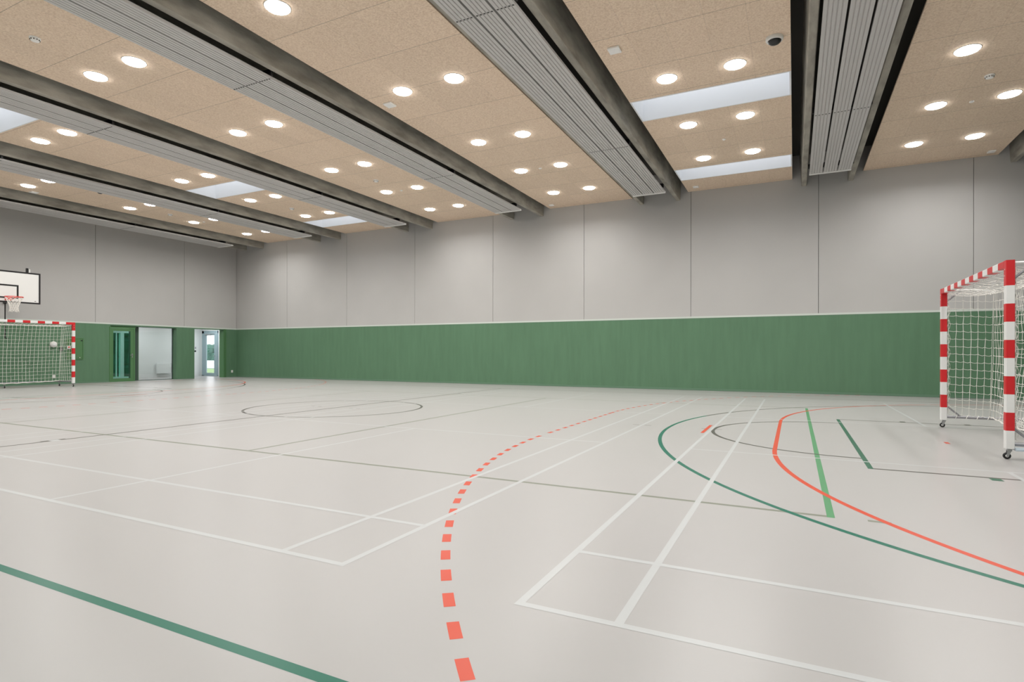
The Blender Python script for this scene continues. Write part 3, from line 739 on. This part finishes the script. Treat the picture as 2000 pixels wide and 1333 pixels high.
mb = MB(); mb.box((-26.90, YE - 0.05, 2.07), (-26.45, YE - 0.005, 2.12), 0, bev=0.006); mb.tube([(-26.5, YE - 0.03, 2.11), (-26.15, YE - 0.05, 2.14)], 0.010, 6); mb.build('door_closer', M['steel'], l2)
mb = MB(); mb.tube([(-26.15, YE - 0.005, 1.02), (-26.15, YE - 0.05, 1.02), (-26.27, YE - 0.05, 1.02)], 0.010, 8); mb.build('door_handle', M['steel'], l2)
# glazed door in the corridor's far wall
mb = MB(); rectline(mb, 14.62, 15.62, 0, 2.13, 0.07, XC - 0.15, XC - 0.02); mb.box((XC - 0.15, 15.06, 0.07), (XC - 0.02, 15.215, 2.06)); mb.box((XC - 0.10, 14.895, 0.07), (XC - 0.05, 14.935, 2.06))
d3 = struct('door_3', mb, M['white'], 'white framed outer glazing seen through the green glazed door')
mb = MB(); mb.box((XC - 0.09, 14.69, 0.07), (XC - 0.08, 15.55, 2.06)); mb.build('door_pane', M['glass_teal'], d3)
# radiator
t5 = thing('radiator', 'low white panel radiator on the corridor wall behind the glazing', 'radiator', (XC, 17.02, 0.17))
mb = MB(); mb.box((0.03, -0.40, 0), (0.10, 0.26, 0.50), 0, bev=0.01); 
for q in range(12): mb.box((0.10, -0.37 + q * 0.052, 0.03), (0.102, -0.345 + q * 0.052, 0.47), 0)
mb.build('panel', M['white'], t5)
mb = MB(); mb.tube([(0.06, 0.26, 0.47), (0.06, 0.34, 0.47), (0.06, 0.34, 0.02), (0.06, 0.26, 0.02)], 0.012, 8); mb.build('pipe', M['steel'], t5)
mb = MB(); mb.box((0, -0.3, 0.1), (0.035, -0.26, 0.4)); mb.box((0, 0.14, 0.1), (0.035, 0.18, 0.4)); mb.build('bracket', M['steel'], t5)
# corridor switches
mb = MB(); mb.lathe([(0.045, 0), (0.045, 0.012), (0.02, 0.03), (0, 0.03)], (0, 0, 0), 'x', 16)
o = mb.build('push_button', M['black'], None, (XC + 0.0005, 18.615, 1.255)); tag(o, 'black round push button on the corridor wall', 'push button')
mb = MB(); mb.box((0, -0.03, -0.05), (0.015, 0.03, 0.05), 0, bev=0.004)
o = mb.build('card_reader', M['alu'], None, (XC + 0.0005, 18.625, 1.42)); tag(o, 'small grey reader on the corridor wall above the push button', 'card reader')
# unseen corridor lamps, added to brighten the white corridor
src = None
for i, (y, w_) in enumerate(((12.4, 'nearest the far left goal'), (15.6, 'in front of the radiator'), (18.0, 'nearest the exit door'))):
    lab = 'unseen added flat round corridor lamp ' + w_
    if src is None:
        src = thing('added_corridor_lamp', lab, 'ceiling light', (-25.9, y, 2.75), 0, 'added corridor lamps')
        mb = MB(); mb.lathe([(0.20, 0), (0.20, -0.04), (0.185, -0.05)], n=32); mb.build('housing', M['plastic'], src)
        mb = MB(); mb.lathe([(0.18, -0.045), (0.17, -0.06), (0.10, -0.07), (0, -0.072)], n=32); mb.build('diffuser', M['lamp2'], src)
        cl = bpy.data.lights.new('added_corridor_light', 'AREA'); cl.shape = 'DISK'; cl.size = 0.34; cl.energy = 24; cl.color = (0.93, 0.98, 1.0)
        lo = bpy.data.objects.new('lamp', cl); COL.objects.link(lo); lo.parent = src; lo.location = (0, 0, -0.08)
    else:
        o = copy_tree(src); o.location = (-25.9, y, 2.75); o['label'] = lab

# ------------------------------------------------------------------ outside
mb = MB()
mb.box((-140, 31.5, -0.30), (-20, 140, -0.12), 1); mb.box((-140, 31.0, -0.32), (-20, 31.5, -0.10), 2); mb.box((-140, 19.3, -0.35), (-20, 31.0, -0.14), 0); mb.box((-140, -20, -0.35), (-27.5, 19.3, -0.14), 0)
gnd = mb.build('outdoor_ground', [M['grass'], M['paving'], M['kerb']]); gnd['kind'] = 'structure'
def foliage(name, label, cat, x0, x1, y0, y1, h, n, mat_, seed, blob=0.5):
    rnd = random.Random(seed); mb = MB()
    mb.box((x0 + blob * .6, y0 + blob * .4, 0), (x1 - blob * .6, y1 - blob * .4, h - blob * .6), 0)
    for k in range(n):
        c = (rnd.uniform(x0, x1), rnd.uniform(y0, y1), rnd.uniform(0.2, h)); r = blob * rnd.uniform(0.6, 1.1)
        prof = [(r * math.sin(PI * j / 5) * rnd.uniform(0.85, 1.1) if 0 < j < 5 else 0.0, -r * math.cos(PI * j / 5)) for j in range(6)]
        mb.lathe(prof, c, 'z', 7, 0, False)
    o = mb.build(name, mat_, None, (0, 0, -0.14)); tag(o, label, cat); return o
foliage('hedge', 'long low blue green hedge far outside the exit door', 'hedge', -125, -60, 65, 68, 1.95, 240, M['leaf'], 1, 1.0)
foliage('evergreen_hedge', 'tall dark evergreen hedge outside the white framed glazing', 'hedge', -36, -33.5, 10, 21.3, 4.5, 260, M['leafd'], 2, 0.7)

# ------------------------------------------------------------------ world, camera, view
w = bpy.data.worlds.new('overcast_sky'); S.world = w; w.use_nodes = True
nt = w.node_tree; bg = nt.nodes['Background']; bg.inputs['Color'].default_value = (0.92, 0.955, 1.0, 1); bg.inputs['Strength'].default_value = 2.5

cam = bpy.data.cameras.new('camera'); co = bpy.data.objects.new('camera', cam); COL.objects.link(co); S.camera = co
yaw, roll = 0.461533562, 0.00188265
F = Vector((-math.sin(yaw), math.cos(yaw), 0)); R0 = Vector((math.cos(yaw), math.sin(yaw), 0)); U0 = Vector((0, 0, 1))
R = R0 * math.cos(roll) + U0 * math.sin(roll); U = U0 * math.cos(roll) - R0 * math.sin(roll)
co.matrix_world = Matrix(((R.x, U.x, -F.x, 0), (R.y, U.y, -F.y, 0), (R.z, U.z, -F.z, H), (0, 0, 0, 1)))
cam.sensor_fit = 'HORIZONTAL'; cam.sensor_width = 36; cam.lens = 36 * 1108.44451 / 2000; cam.shift_y = (691.236 - 666.5) / 2000
cam.clip_start = 0.05; cam.clip_end = 500
S.view_settings.view_transform = 'Standard'; S.view_settings.look = 'None'; S.view_settings.gamma = 1; S.view_settings.use_curve_mapping = False
S.view_settings.exposure = 0.0
S.cycles.use_denoising = True
S.cycles.max_bounces = 8; S.cycles.diffuse_bounces = 4; S.cycles.glossy_bounces = 4; S.cycles.transparent_max_bounces = 16
S.cycles.sample_clamp_indirect = 6.0
